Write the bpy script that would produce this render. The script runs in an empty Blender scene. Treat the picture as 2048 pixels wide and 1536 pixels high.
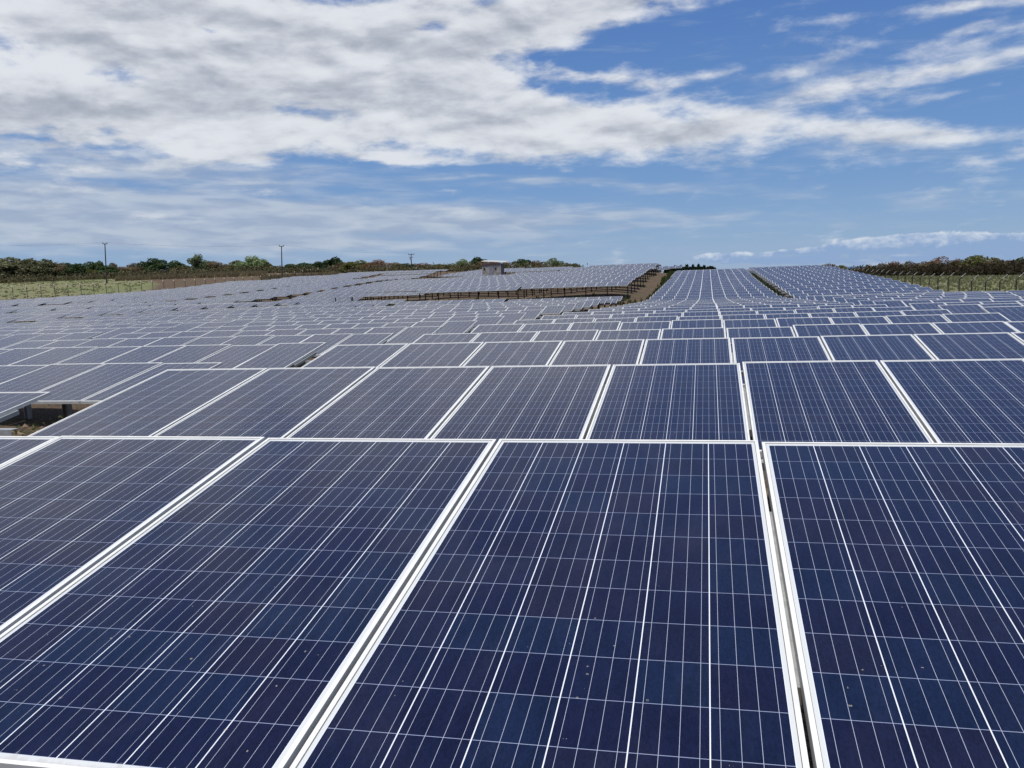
import bpy, bmesh, math, random
import numpy as np
from mathutils import Vector, Matrix, Quaternion
random.seed(7); rng = np.random.RandomState(11)
S = bpy.context.scene
COL = S.collection
CAMZ = 1.8                                   # eye height over the origin of the field
# ------------------------------------------------------------------ camera
F_PX, PITCH, YAW, ROLL = 1765.0, 0.1196, 0.2207, -0.0349   # measured on a 2048 px wide frame
def cam_axes():
    cy, sy = math.cos(YAW), math.sin(YAW)
    fw = np.array([-sy*math.cos(PITCH), cy*math.cos(PITCH), -math.sin(PITCH)])
    r = np.array([cy, sy, 0.0]); u = np.cross(r, fw)
    c, s = math.cos(ROLL), math.sin(ROLL)
    return c*r+s*u, -s*r+c*u, fw
CR, CU, CF = cam_axes()
cd = bpy.data.cameras.new('camera'); cam = bpy.data.objects.new('camera', cd); COL.objects.link(cam)
cam.matrix_world = Matrix(((CR[0], CU[0], -CF[0], 0), (CR[1], CU[1], -CF[1], 0), (CR[2], CU[2], -CF[2], CAMZ), (0, 0, 0, 1)))
cd.sensor_width = 36; cd.lens = 36*F_PX/2048; cd.clip_start = 0.05; cd.clip_end = 60000
S.camera = cam
def ray(x, y):
    return (x-1024)/F_PX*CR + (768-y)/F_PX*CU + CF
def azel(x, y):
    d = ray(x, y); d = d/np.linalg.norm(d)
    return math.degrees(math.atan2(d[0], d[1])), math.degrees(math.asin(d[2]))
# ------------------------------------------------------------------ light
SUN_EL, SUN_AZ = math.radians(73), math.radians(196)       # azimuth clockwise from +Y: high behind the viewer, a little left
sdir = Vector((math.sin(SUN_AZ)*math.cos(SUN_EL), math.cos(SUN_AZ)*math.cos(SUN_EL), math.sin(SUN_EL)))
sl = bpy.data.lights.new('sun', 'SUN'); sl.energy = 4.3; sl.angle = math.radians(0.53); sl.color = (1.0, 0.96, 0.9)
so = bpy.data.objects.new('sun', sl); COL.objects.link(so); so.rotation_mode = 'QUATERNION'
so.rotation_quaternion = sdir.to_track_quat('Z', 'Y')
S.view_settings.view_transform = 'Standard'; S.view_settings.look = 'None'
S.view_settings.exposure = 0.0; S.view_settings.gamma = 1.0
W = bpy.data.worlds.new('World'); S.world = W; W.use_nodes = True
class NT:
    """small helper that writes shader maths"""
    def __init__(s, tree): s.t = tree; s.n = tree.nodes; s.l = tree.links
    def put(s, sock, v):
        if isinstance(v, bpy.types.NodeSocket): s.l.new(v, sock)
        elif v is not None: sock.default_value = v
    def m(s, op, a, b=None, c=None, clamp=False):
        n = s.n.new('ShaderNodeMath'); n.operation = op; n.use_clamp = clamp
        s.put(n.inputs[0], a); s.put(n.inputs[1], b) if b is not None else None
        if c is not None: s.put(n.inputs[2], c)
        return n.outputs[0]
    def add(s, a, b): return s.m('ADD', a, b)
    def sub(s, a, b): return s.m('SUBTRACT', a, b)
    def mul(s, a, b): return s.m('MULTIPLY', a, b)
    def div(s, a, b): return s.m('DIVIDE', a, b)
    def smooth(s, v, lo, hi, a=0.0, b=1.0):
        n = s.n.new('ShaderNodeMapRange'); n.interpolation_type = 'SMOOTHSTEP'
        s.put(n.inputs[0], v); s.put(n.inputs[1], lo); s.put(n.inputs[2], hi); s.put(n.inputs[3], a); s.put(n.inputs[4], b)
        return n.outputs[0]
    def lin(s, v, lo, hi, a=0.0, b=1.0):
        n = s.n.new('ShaderNodeMapRange'); s.put(n.inputs[0], v)
        n.inputs[1].default_value = lo; n.inputs[2].default_value = hi; n.inputs[3].default_value = a; n.inputs[4].default_value = b
        return n.outputs[0]
    def sep(s, v):
        n = s.n.new('ShaderNodeSeparateXYZ'); s.l.new(v, n.inputs[0]); return n.outputs
    def comb(s, x, y, z=0.0):
        n = s.n.new('ShaderNodeCombineXYZ'); s.put(n.inputs[0], x); s.put(n.inputs[1], y); s.put(n.inputs[2], z); return n.outputs[0]
    def noise(s, vec, scale, detail=4, rough=0.5, dist=0.0, lac=2.0):
        n = s.n.new('ShaderNodeTexNoise'); s.put(n.inputs['Vector'], vec)
        n.inputs['Scale'].default_value = scale; n.inputs['Detail'].default_value = detail
        n.inputs['Roughness'].default_value = rough; n.inputs['Distortion'].default_value = dist; n.inputs['Lacunarity'].default_value = lac
        return n.outputs['Fac']
    def mix(s, f, a, b, mode='MIX'):
        n = s.n.new('ShaderNodeMix'); n.data_type = 'RGBA'; n.blend_type = mode
        s.put(n.inputs[0], f); s.put(n.inputs[6], a if not isinstance(a, tuple) else (*a[:3], 1)); s.put(n.inputs[7], b if not isinstance(b, tuple) else (*b[:3], 1))
        return n.outputs[2]
    def vscale(s, v, k):
        n = s.n.new('ShaderNodeVectorMath'); n.operation = 'MULTIPLY'; s.l.new(v, n.inputs[0]); n.inputs[1].default_value = k; return n.outputs[0]
    def vadd(s, v, k):
        n = s.n.new('ShaderNodeVectorMath'); n.operation = 'ADD'; s.put(n.inputs[0], v); s.put(n.inputs[1], k); return n.outputs[0]
def build_world():
    k = NT(W.node_tree); nodes = k.n
    for n in list(nodes): nodes.remove(n)
    out = nodes.new('ShaderNodeOutputWorld'); bg = nodes.new('ShaderNodeBackground')
    sky = nodes.new('ShaderNodeTexSky'); sky.sky_type = 'NISHITA'; sky.sun_disc = False
    sky.sun_elevation = SUN_EL; sky.sun_rotation = SUN_AZ
    sky.altitude = 0; sky.air_density = 1.0; sky.dust_density = 0.1; sky.ozone_density = 1.5
    STR = 0.1
    tc = nodes.new('ShaderNodeTexCoord'); d = tc.outputs['Generated']
    x, y, z = k.sep(d)
    az = k.mul(k.m('ARCTAN2', x, y), 57.29578); el = k.mul(k.m('ARCSINE', z), 57.29578)
    zc = k.m('MAXIMUM', z, 0.0)
    def plane(off): 
        q = k.add(zc, off); return k.comb(k.div(x, q), k.div(y, q), 0.0)
    P = plane(0.10); P2 = plane(0.03)
    def blobs(lst):
        tot = None
        for (cx, cy, rx, ry, rot, amp) in lst:
            a0, e0 = azel(cx, cy); ppd = 31.5
            dx = k.sub(az, a0); dy = k.sub(el, e0)
            t = math.radians(-rot-2.0)                      # rot: degrees clockwise in the picture, 2 for the camera roll
            c, s_ = math.cos(t), math.sin(t)
            u = k.div(k.add(k.mul(dx, c), k.mul(dy, s_)), rx/ppd)
            v = k.div(k.add(k.mul(dx, -s_), k.mul(dy, c)), ry/ppd)
            g = k.m('EXPONENT', k.mul(k.add(k.mul(u, u), k.mul(v, v)), -1.0))
            g = k.mul(g, amp); tot = g if tot is None else k.add(tot, g)
        return tot
    main = blobs([(60, 190, 420, 150, 0, 0.95), (480, 70, 480, 85, 3, 0.9), (800, 170, 380, 85, 8, 0.9), (1170, 5, 270, 52, -14, 0.85), (860, 15, 330, 45, 0, 0.55), (1020, 110, 150, 50, 0, 0.25), (1270, 165, 150, 16, 8, 0.6),
                  (600, 262, 650, 38, 3, 0.75), (1130, 240, 400, 42, 6, 0.8), (1480, 252, 230, 24, -4, 0.62), (1420, 215, 110, 14, 10, 0.3), (1640, 190, 260, 19, -14, 0.62),
                  (1960, 128, 210, 17, -9, 0.65), (1620, 132, 170, 20, -14, 0.6), (1880, 80, 120, 12, -16, 0.4), (1860, 272, 260, 24, 4, 0.66),
                  (1990, 318, 90, 14, -5, 0.55), (850, 322, 160, 13, 4, 0.6), (500, 318, 150, 12, 8, 0.5), (1960, 175, 120, 9, -10, 0.5),
                  (2000, 2, 220, 10, 0, 0.5), (1420, 150, 70, 8, -5, 0.35), (428, 62, 36, 10, 0, -0.9), (870, 60, 45, 12, 0, -0.7), (770, 142, 60, 8, 8, -0.55), (1260, 95, 130, 26, -12, -0.6), (1250, 370, 500, 24, 3, -0.5)])
    elsewhere = k.mul(k.mul(k.smooth(el, 17.0, 21.0), k.smooth(el, 36.0, 22.0, 0.0, 1.0)), k.smooth(az, 8.0, -14.0, 0.1, 0.95))       # the deck goes on overhead
    behind = k.mul(k.smooth(k.m('ABSOLUTE', k.add(az, 12.0)), 34.0, 60.0), k.smooth(el, 4.0, 14.0, 0.0, 0.55))
    n1 = k.noise(k.vadd(P, (3.1, 7.7, 0)), 2.1, 9, 0.60, 0.25)
    Q = k.comb(k.mul(az, 0.15), k.mul(el, 0.40), 0.0)                                         # heaps about three degrees wide
    n2 = k.noise(Q, 1.0, 8, 0.55, 0.15)
    n5 = k.noise(k.comb(k.mul(az, 0.42), k.mul(el, 1.0), 5.0), 1.0, 7, 0.6, 0.2)
    cov = k.add(k.m('MAXIMUM', main, k.m('MAXIMUM', elsewhere, behind)), k.add(k.add(k.mul(k.sub(n1, 0.5), 1.6), k.mul(k.sub(n2, 0.5), 2.1)), k.mul(k.sub(n5, 0.5), 1.0)))
    rt = k.smooth(az, -6.0, 3.0)
    dens = k.smooth(cov, k.sub(0.24, k.mul(rt, 0.13)), k.add(0.92, k.mul(rt, 0.12)))
    # soft relief: light from above, so each heap is brighter on its upper side than underneath
    n2b = k.noise(k.vadd(Q, (0.05, 0.24, 0)), 1.0, 6, 0.5, 0.15)
    relief = k.sub(n2, n2b)
    n3 = k.noise(k.vadd(P, (1.7, 4.4, 0)), 1.3, 6, 0.55, 0.3)
    lit = k.add(k.add(k.add(0.66, k.mul(relief, 2.5)), k.mul(k.sub(n5, 0.5), 0.7)), k.sub(k.mul(k.sub(0.53, n3), 2.0), k.mul(k.smooth(main, 0.7, 1.7), 0.30)))
    lit = k.smooth(lit, -0.15, 1.05)
    ccol = k.mix(lit, (0.37, 0.405, 0.475), (0.78, 0.805, 0.845))
    ccol = k.mix(k.smooth(el, 9.0, 2.0), ccol, (0.60, 0.66, 0.74))
    # thin low veil
    veil = blobs([(150, 405, 660, 55, 2, 1.0), (850, 438, 620, 26, 0, 0.85), (120, 465, 620, 34, 1, 0.9), (1380, 380, 260, 9, 4, 0.3), (1950, 395, 200, 22, 0, 0.22), (700, 490, 500, 12, 0, 0.3), (1200, 362, 200, 8, 3, 0.35), (250, 330, 350, 22, 4, 0.6), (650, 345, 420, 16, 2, 0.5), (1750, 300, 260, 30, 2, 0.3), (1700, 160, 300, 40, -12, 0.3)])
    vn = k.noise(k.comb(k.mul(az, 0.10), k.mul(el, 0.85), 0.0), 1.6, 8, 0.6, 0.6)
    vn2 = k.noise(k.comb(k.mul(az, 0.28), k.add(k.mul(el, 1.5), k.mul(az, 0.05)), 3.0), 1.0, 5, 0.5, 0.3)
    veild = k.mul(k.smooth(k.add(veil, k.add(k.mul(k.sub(vn, 0.5), 1.5), k.mul(k.sub(vn2, 0.5), 0.8))), 0.0, 1.1), 0.78)
    vcol = k.mix(k.smooth(vn2, 0.35, 0.65), (0.37, 0.44, 0.57), (0.53, 0.59, 0.68))
    # heaped cumulus on the horizon to the right
    bank = blobs([(1960, 490, 240, 17, 1, 1.0), (1790, 482, 100, 12, -8, 0.75), (1700, 494, 60, 9, -6, 0.6), (1580, 504, 60, 6, -3, 0.6), (1440, 510, 60, 7, -2, 0.65), (1980, 472, 130, 6, 0, 0.45), (1800, 520, 330, 14, 0, 0.55), (1500, 522, 160, 8, 0, 0.42)])
    bn = k.noise(k.comb(az, k.mul(el, 1.5), 0.0), 0.95, 7, 0.6, 0.2)
    bcov = k.add(bank, k.mul(k.sub(bn, 0.5), 1.2))
    bd = k.smooth(bcov, 0.36, 0.62)
    btop = k.smooth(k.add(k.sub(el, k.smooth(az, -1.0, 12.0, 0.75, 1.35)), k.mul(k.sub(bn, 0.5), 2.0)), -0.25, 0.55)
    bcol = k.mix(btop, (0.26, 0.385, 0.62), (0.68, 0.74, 0.82))
    # compose; clouds are stated in final radiance, the sky in its own units
    skyc = k.mix(1.0, sky.outputs[0], (STR, STR, STR), 'MULTIPLY')
    # clear air of this day: saturated blue overhead, paler to the horizon
    air = k.mix(k.smooth(el, 0.0, 7.0), (0.195, 0.35, 0.61), (0.118, 0.265, 0.57))
    air = k.mix(k.smooth(el, 6.0, 17.0), air, (0.070, 0.185, 0.50))
    air = k.mix(k.smooth(el, 17.0, 50.0), air, (0.035, 0.11, 0.36))
    skyc = k.mix(0.8, skyc, air)
    c = k.mix(veild, skyc, vcol)
    c = k.mix(k.mul(bd, 0.8), c, bcol)
    c = k.mix(k.mul(dens, 0.93), c, ccol)
    low = k.smooth(el, -0.6, -3.0)
    c = k.mix(low, c, (0.10, 0.09, 0.07))
    k.l.new(c, bg.inputs[0]); bg.inputs[1].default_value = 1.0
    k.l.new(bg.outputs[0], out.inputs[0])
build_world()
S.cycles.max_bounces = 5; S.cycles.diffuse_bounces = 2; S.cycles.glossy_bounces = 3; S.cycles.transparent_max_bounces = 4
S.cycles.caustics_reflective = False; S.cycles.caustics_refractive = False

# ------------------------------------------------------------------ helpers
def tag(o, label=None, cat=None, group=None, kind=None):
    if label: o['label'] = label
    if cat: o['category'] = cat
    if group: o['group'] = group
    if kind: o['kind'] = kind
    return o
def link(name, me, parent=None, loc=None):
    o = bpy.data.objects.new(name, me); COL.objects.link(o)
    if parent is not None: o.parent = parent
    if loc is not None: o.location = loc
    return o
def empty(name, loc=(0, 0, 0), rot=(0, 0, 0)):
    o = bpy.data.objects.new(name, None); COL.objects.link(o); o.location = loc; o.rotation_euler = rot; o.empty_display_size = 0.2
    return o
class MB:
    """collects geometry for one mesh"""
    def __init__(s): s.v = []; s.f = []; s.mi = []; s.uv = {}
    def quad(s, a, b, c, d, mi=0, uv=None):
        i = len(s.v); s.v += [a, b, c, d]; s.f.append((i, i+1, i+2, i+3)); s.mi.append(mi)
        if uv: s.uv[len(s.f)-1] = uv
    def tri(s, a, b, c, mi=0):
        i = len(s.v); s.v += [a, b, c]; s.f.append((i, i+1, i+2)); s.mi.append(mi)
    def box(s, x0, x1, y0, y1, z0, z1, mi=0, M=None):
        p = [(x0, y0, z0), (x1, y0, z0), (x1, y1, z0), (x0, y1, z0), (x0, y0, z1), (x1, y0, z1), (x1, y1, z1), (x0, y1, z1)]
        if M is not None: p = [tuple(M @ Vector(q)) for q in p]
        i = len(s.v); s.v += p
        for f in ((0, 3, 2, 1), (4, 5, 6, 7), (0, 1, 5, 4), (1, 2, 6, 5), (2, 3, 7, 6), (3, 0, 4, 7)):
            s.f.append(tuple(i+q for q in f)); s.mi.append(mi)
    def tube(s, pts, rad, n=8, mi=0, cap=True):
        pts = [Vector(p) for p in pts]; rings = []
        rad = rad if isinstance(rad, (list, tuple)) else [rad]*len(pts)
        for j, p in enumerate(pts):
            t = (pts[min(j+1, len(pts)-1)]-pts[max(j-1, 0)]).normalized()
            a = t.orthogonal().normalized() if j == 0 else (pa - t*pa.dot(t)).normalized()
            pa = a; b = t.cross(a); ring = []
            for q in range(n):
                w = 2*math.pi*q/n; ring.append(len(s.v)); s.v.append(tuple(p+(a*math.cos(w)+b*math.sin(w))*rad[j]))
            rings.append(ring)
        for j in range(len(rings)-1):
            for q in range(n):
                s.f.append((rings[j][q], rings[j][(q+1) % n], rings[j+1][(q+1) % n], rings[j+1][q])); s.mi.append(mi)
        if cap:
            s.f.append(tuple(reversed(rings[0]))); s.mi.append(mi); s.f.append(tuple(rings[-1])); s.mi.append(mi)
    def mesh(s, name, mats, smooth=False):
        me = bpy.data.meshes.new(name); me.from_pydata(s.v, [], s.f)
        for m in mats: me.materials.append(m)
        me.polygons.foreach_set('material_index', s.mi)
        if s.uv:
            ul = me.uv_layers.new(name='UVMap')
            for fi, uvs in s.uv.items():
                p = me.polygons[fi]
                for li, uvv in zip(p.loop_indices, uvs): ul.data[li].uv = uvv
        if smooth: me.polygons.foreach_set('use_smooth', [True]*len(me.polygons))
        me.update(); return me
    def build(s, name, mats, parent=None, loc=None, smooth=False):
        return link(name, s.mesh(name, mats if isinstance(mats, (list, tuple)) else [mats], smooth), parent, loc)

def new_mat(name):
    m = bpy.data.materials.new(name); m.use_nodes = True
    return m, NT(m.node_tree), m.node_tree.nodes['Principled BSDF']
def simple_mat(name, col, rough=0.6, metal=0.0, var=0.15, scale=8.0, bump=0.0):
    m, k, b = new_mat(name)
    g = k.n.new('ShaderNodeNewGeometry')
    n = k.noise(g.outputs['Position'], scale, 5, 0.6)
    c = k.mix(k.lin(n, 0.3, 0.7), tuple(v*(1-var) for v in col), tuple(min(1, v*(1+var)) for v in col))
    k.l.new(c, b.inputs['Base Color']); b.inputs['Roughness'].default_value = rough; b.inputs['Metallic'].default_value = metal
    if bump:
        bp = k.n.new('ShaderNodeBump'); bp.inputs['Strength'].default_value = bump; bp.inputs['Distance'].default_value = 0.02
        k.l.new(n, bp.inputs['Height']); k.l.new(bp.outputs[0], b.inputs['Normal'])
    return m

PW, PL, PITCHX = 0.992, 1.956, 1.012
def cell_material():
    m, k, b = new_mat('solar_cells_under_glass')
    uvn = k.n.new('ShaderNodeUVMap'); uvn.uv_map = 'UVMap'
    u, v, _ = k.sep(uvn.outputs[0])                       # metres across and along the glass, plus whole tens that number the panels
    pu = k.m('FLOOR', k.div(u, 10.0)); pv = k.m('FLOOR', k.div(v, 10.0))
    uu = k.sub(u, k.mul(pu, 10.0)); vv = k.sub(v, k.mul(pv, 10.0))
    cw = 0.1577
    x0 = (PW-6*cw)/2; y0 = (PL-12*cw)/2
    cu = k.div(k.sub(uu, x0), cw); cv = k.div(k.sub(vv, y0), cw)
    iu = k.m('FLOOR', cu); iv = k.m('FLOOR', cv)
    fu = k.sub(cu, iu); fv = k.sub(cv, iv)
    du = k.mul(k.m('MINIMUM', fu, k.sub(1.0, fu)), cw)    # metres to the cell edge
    dv = k.mul(k.m('MINIMUM', fv, k.sub(1.0, fv)), cw)
    gapu = k.m('LESS_THAN', du, 0.00135); gapv = k.m('LESS_THAN', dv, 0.0009)
    bb = k.m('ABSOLUTE', k.sub(k.m('FRACT', k.mul(fu, 4.0)), 0.5))
    bus = k.m('LESS_THAN', bb, 0.0115)
    out = k.m('MAXIMUM', k.m('MAXIMUM', k.m('LESS_THAN', cu, 0.0), k.m('GREATER_THAN', cu, 6.0)),
              k.m('MAXIMUM', k.m('LESS_THAN', cv, 0.0), k.m('GREATER_THAN', cv, 12.0)))
    oi = k.n.new('ShaderNodeObjectInfo'); rnd = oi.outputs['Random']
    wn = k.n.new('ShaderNodeTexWhiteNoise'); wn.noise_dimensions = '4D'
    k.l.new(k.comb(k.add(iu, k.mul(pu, 13.0)), k.add(iv, k.mul(pv, 17.0)), 0.5), wn.inputs['Vector']); k.l.new(k.mul(rnd, 97.0), wn.inputs['W'])
    w1, w2, w3 = k.sep(wn.outputs['Color'])
    wp = k.n.new('ShaderNodeTexWhiteNoise'); wp.noise_dimensions = '4D'
    k.l.new(k.comb(pu, pv, 0.0), wp.inputs['Vector']); k.l.new(k.mul(rnd, 31.0), wp.inputs['W'])
    p1, p2, p3 = k.sep(wp.outputs['Color'])
    blue, violet, navy = (0.0060, 0.0118, 0.036), (0.0098, 0.0088, 0.025), (0.0058, 0.0080, 0.029)
    base = k.mix(k.smooth(w1, 0.35, 0.95), navy, blue)
    base = k.mix(k.mul(k.smooth(w2, 0.55, 1.0), 0.7), base, violet)
    base = k.mix(k.mul(k.lin(p1, 0, 1, 0.0, 0.55), 1.0), base, k.mix(k.m('GREATER_THAN', p2, 0.5), (0.0058, 0.0092, 0.035), (0.0078, 0.0080, 0.030)))
    # crystal grain of the silicon and slow cloudy patches inside a cell
    guv = k.comb(k.add(uu, k.mul(pu, 1.7)), k.add(k.mul(vv, 0.35), k.mul(pv, 2.3)), k.mul(rnd, 9.0))
    vo = k.n.new('ShaderNodeTexVoronoi'); vo.feature = 'F1'; vo.inputs['Scale'].default_value = 260.0; k.l.new(guv, vo.inputs['Vector'])
    vr, vg, vb = k.sep(vo.outputs['Color'])
    pat = k.noise(guv, 14.0, 4, 0.6, 0.4)
    gain = k.add(k.lin(vr, 0, 1, 0.82, 1.18), k.mul(k.sub(pat, 0.5), 0.9))
    gl = k.comb(gain, gain, gain); base = k.mix(1.0, base, gl, 'MULTIPLY')
    fing = k.m('GREATER_THAN', k.m('FRACT', k.mul(fv, 70.0)), 0.94)                   # fine contact fingers
    base = k.mix(k.mul(fing, 0.05), base, (0.35, 0.37, 0.42))
    base = k.mix(gapv, base, (0.24, 0.28, 0.40))
    base = k.mix(bus, base, (0.40, 0.43, 0.52))
    base = k.mix(gapu, base, (0.66, 0.69, 0.74))
    base = k.mix(out, base, (0.54, 0.56, 0.56))
    rim = k.m('MINIMUM', k.m('MINIMUM', uu, k.sub(PW, uu)), k.m('MINIMUM', vv, k.sub(PL, vv)))
    base = k.mix(k.m('LESS_THAN', rim, 0.0132), base, (0.16, 0.15, 0.13))          # sealant line beside the lip
    # dust film, streaks and droppings on the glass; thicker towards the lower lip
    dn = k.noise(guv, 5.0, 6, 0.65, 0.6)
    sp = k.n.new('ShaderNodeTexVoronoi'); sp.inputs['Scale'].default_value = 22.0; sp.inputs['Randomness'].default_value = 1.0
    k.l.new(k.comb(k.add(uu, k.mul(k.sub(k.noise(guv, 90.0, 2, 0.5), 0.5), 0.03)), k.add(vv, k.mul(pv, 3.1)), k.mul(rnd, 5.0)), sp.inputs['Vector'])
    sr, sg, sb = k.sep(sp.outputs['Color'])
    lowp = k.smooth(vv, 0.6, PL, 0.0, 1.0)
    spot = k.m('LESS_THAN', sp.outputs['Distance'], k.mul(k.m('MAXIMUM', k.sub(sr, k.lin(lowp, 0, 1, 0.5, 0.34)), 0.0), k.lin(lowp, 0, 1, 0.06, 0.19)))
    spot = k.mul(spot, k.smooth(k.noise(guv, 150.0, 3, 0.6), 0.40, 0.56))
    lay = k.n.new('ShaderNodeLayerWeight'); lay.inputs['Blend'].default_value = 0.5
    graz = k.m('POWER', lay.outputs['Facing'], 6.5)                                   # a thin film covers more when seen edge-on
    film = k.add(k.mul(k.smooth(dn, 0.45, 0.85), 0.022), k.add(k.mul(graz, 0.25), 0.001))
    en = k.noise(guv, 38.0, 5, 0.7, 0.5)
    edge = k.mul(k.smooth(k.add(vv, k.mul(k.sub(en, 0.5), 0.085)), PL-0.030, PL-0.012), 0.45)
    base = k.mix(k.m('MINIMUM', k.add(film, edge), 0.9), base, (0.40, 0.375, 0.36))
    base = k.mix(k.mul(spot, 0.6), base, (0.34, 0.31, 0.26))
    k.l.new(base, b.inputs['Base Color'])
    b.inputs['Roughness'].default_value = 0.32
    k.l.new(k.add(k.lin(dn, 0.3, 0.8, 0.12, 0.24), k.mul(spot, 0.4)), b.inputs['Roughness'])
    b.inputs['IOR'].default_value = 1.33
    bp = k.n.new('ShaderNodeBump'); bp.inputs['Strength'].default_value = 0.035; bp.inputs['Distance'].default_value = 0.004
    k.l.new(vr, bp.inputs['Height']); k.l.new(bp.outputs[0], b.inputs['Normal'])
    return m
M_CELL = cell_material()
M_FRAME = simple_mat('anodised_frame', (0.68, 0.68, 0.65), 0.5, 0.05, 0.10, 9.0)
M_BACK = simple_mat('white_backsheet', (0.55, 0.55, 0.54), 0.6)
M_STEEL = simple_mat('galvanised_steel', (0.34, 0.35, 0.35), 0.55, 0.3, 0.2, 30.0)
M_DARKSTEEL = simple_mat('dull_fence_steel', (0.022, 0.022, 0.02), 0.8, 0.0)
M_WOOD = simple_mat('weathered_pole_wood', (0.045, 0.038, 0.03), 0.85, 0, 0.3, 5.0)
M_CERAM = simple_mat('insulator_ceramic', (0.30, 0.30, 0.32), 0.3)

# ------------------------------------------------------------------ terrain, from the heights of the panel rows
RISE = 1.15                                             # top edge of a panel over the ground
A_PROF = [(3.37, -.634), (7.1, -.72), (10.85, -.80), (14.5, -.90), (18.2, -.975), (21.9, -1.065), (25.7, -1.14), (29.25, -1.215), (35.75, -1.38),
          (39.7, -1.47), (43.3, -1.55), (47.2, -1.66), (53.9, -1.80), (59.7, -1.92), (65, -2.02), (70.0, -2.05), (75.6, -1.94), (80, -1.82), (84.2, -1.69), (88.4, -1.58),
          (92.4, -1.46), (97.2, -1.31), (102, -1.15), (112, -.80), (124, -.28), (135, .17), (146, .25), (165, -.2)]
TOPS = [(0.3, y, z) for y, z in A_PROF]
TOPS += [(-4.4, y, z) for y, z in A_PROF[::2]]
TOPS += [(12, y, z) for y, z in [(3, -.66), (10, -.80), (18, -.95), (26, -1.14), (29.5, -1.23), (35.7, -1.36), (39.1, -1.43), (47, -1.52), (53, -1.62), (60, -1.83), (68, -1.91), (71.6, -1.76), (75.1, -1.64),
          (78.7, -1.54), (82.5, -1.41), (86.1, -1.27), (92.3, -1.08), (98, -.9), (103, -.71), (110, -.49), (118, -.2), (127, .1), (140, .25), (160, -.2)]]
TOPS += [(-7.5, y, z) for y, z in [(2, -.86), (8.5, -1.0), (12.1, -1.05), (15.9, -1.10), (19.7, -1.16), (23.6, -1.25), (27.5, -1.30), (31.4, -1.36), (35.4, -1.43), (39, -1.46), (45.7, -1.54),
          (49.7, -1.59), (53.4, -1.63), (57.5, -1.71), (61.1, -1.76), (65.1, -1.81), (69.2, -1.89), (73.2, -1.95), (77.6, -2.0), (84.5, -.82), (88.5, -.66), (93, -.42), (99, -.10), (108, .32), (118, .72), (130, 1.1), (142, 1.05)]]
TOPS += [(-14.3, y, z) for y, z in [(2, -.95), (15.8, -1.09), (23.6, -1.23), (31, -1.34), (39, -1.45), (53, -1.62), (65, -1.8), (77, -1.98), (84.4, -.80), (90, -.6), (99, -.15), (110, .3), (125, .8)]]
TOPS += [(-21, 23.3, -1.20), (-20, 26.7, -1.24), (-22, 30.6, -1.28), (-20, 37, -1.45), (-22, 42.3, -1.53), (-23, 45, -1.5), (-23, 60, -1.7), (-23, 77, -1.95), (-24, 84.6, -.80), (-24, 92, -.45), (-24, 105, .0), (-24, 125, .5),
         (-36, 41, -1.47), (-36.5, 50, -1.43), (-30, 31, -1.33), (-28, 45.5, -1.46), (-38, 71, -1.55), (-37, 80, -1.75), (-33, 86.5, -1.3), (-33, 90, -.75), (-33, 105, -.25), (-36, 125, .15), (-38, 138, .38),
         (-48, 54, -1.08), (-53, 70, -1.2), (-45, 75, -1.4), (-48, 82, -1.3), (-42, 88, -1.7), (-42, 96, -1.6), (-51, 98, -1.12), (-55, 106, -.68), (-56, 120, .1), (-56, 134, .72), (-46, 149, .42), (-43, 120, -.2), (-50, 158, 1.1),
         (-53, 162, 1.95), (-48, 171, 1.6), (-62, 80, -1.25), (-80, 148, .84), (-75, 170, 2.0), (-96, 162, 1.37), (-80, 90, -.7), (-80, 110, -.4), (-80, 130, .1), (-96, 145, .45), (-96, 115, -.35), (-95, 100, -.5),
         (-65, 60, -.8), (-80, 75, -.6), (-45, 30, -1.1), (-60, 40, -.8), (-45, 0, -.9), (-20, 0, -.95), (-38, 190, 2.05), (-20, 190, 1.7), (-20, 160, 1.3)]
GND = [(x, y, z-RISE) for x, y, z in TOPS]
GND += [(22, 10, -2.2), (24, 40, -2.9), (30, 60, -3.5), (26, 80, -3.6), (21, 70, -3.6), (20, 85, -3.5), (20, 100, -3.4), (20, 115, -3.2), (20, 130, -3.1), (22, 150, -3.2), (50, 60, -3.9), (50, 110, -4.2), (40, 150, -3.8), (90, 120, -4.3), (90, 250, -4.1), (50, 240, -4.0), (150, 150, -4.5), (150, 300, -4.5),
        (60, 0, -3.2), (0, -30, -1.9), (40, -60, -3), (-60, -60, -2.0), (0, 230, -2.2), (30, 200, -2.4), (0, 320, -5), (60, 330, -5.5), (-40, 230, 1.4), (-20, 260, .6),
        (-118, 110, -1.3), (-125, 140, -1.1), (-149, 165, -.9), (-135, 198, -.5), (-122, 231, .2), (-165, 170, -.3), (-180, 110, -.6), (-150, 60, -1), (-180, 200, 1.4), (-165, 235, 2.6), (-220, 230, 3.6), (-235, 255, 4.4), (-200, 280, 4.6),
        (-105, 200, .1), (-105, 240, 1.6), (-80, 215, 1.2), (-60, 215, 1.5), (-150, 270, 4.3), (-125, 285, 3.9), (-95, 300, 3.1), (-60, 300, 2.2), (-250, 150, 1.0), (-150, 0, -1), (-250, 0, 0), (-60, 260, 1.9), (-130, 340, 3.2), (-230, 330, 4.2), (-20, 330, -1.5)]
def extra(x, y):                                         # under the raised block the soil climbs more slowly than the tables
    return float(np.interp(y, [83, 88.5, 93, 99, 108, 118], [0, .05, .16, .25, .15, 0])) if -31 < x < -6 and 83 < y < 118 else (float(np.interp(y, [0, 24, 50], [.20, .20, 0])) if x < -6 and y < 50 else 0.0)
def _phi(r2): return np.where(r2 > 1e-12, 0.5*r2*np.log(r2+1e-12), 0.0)
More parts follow.
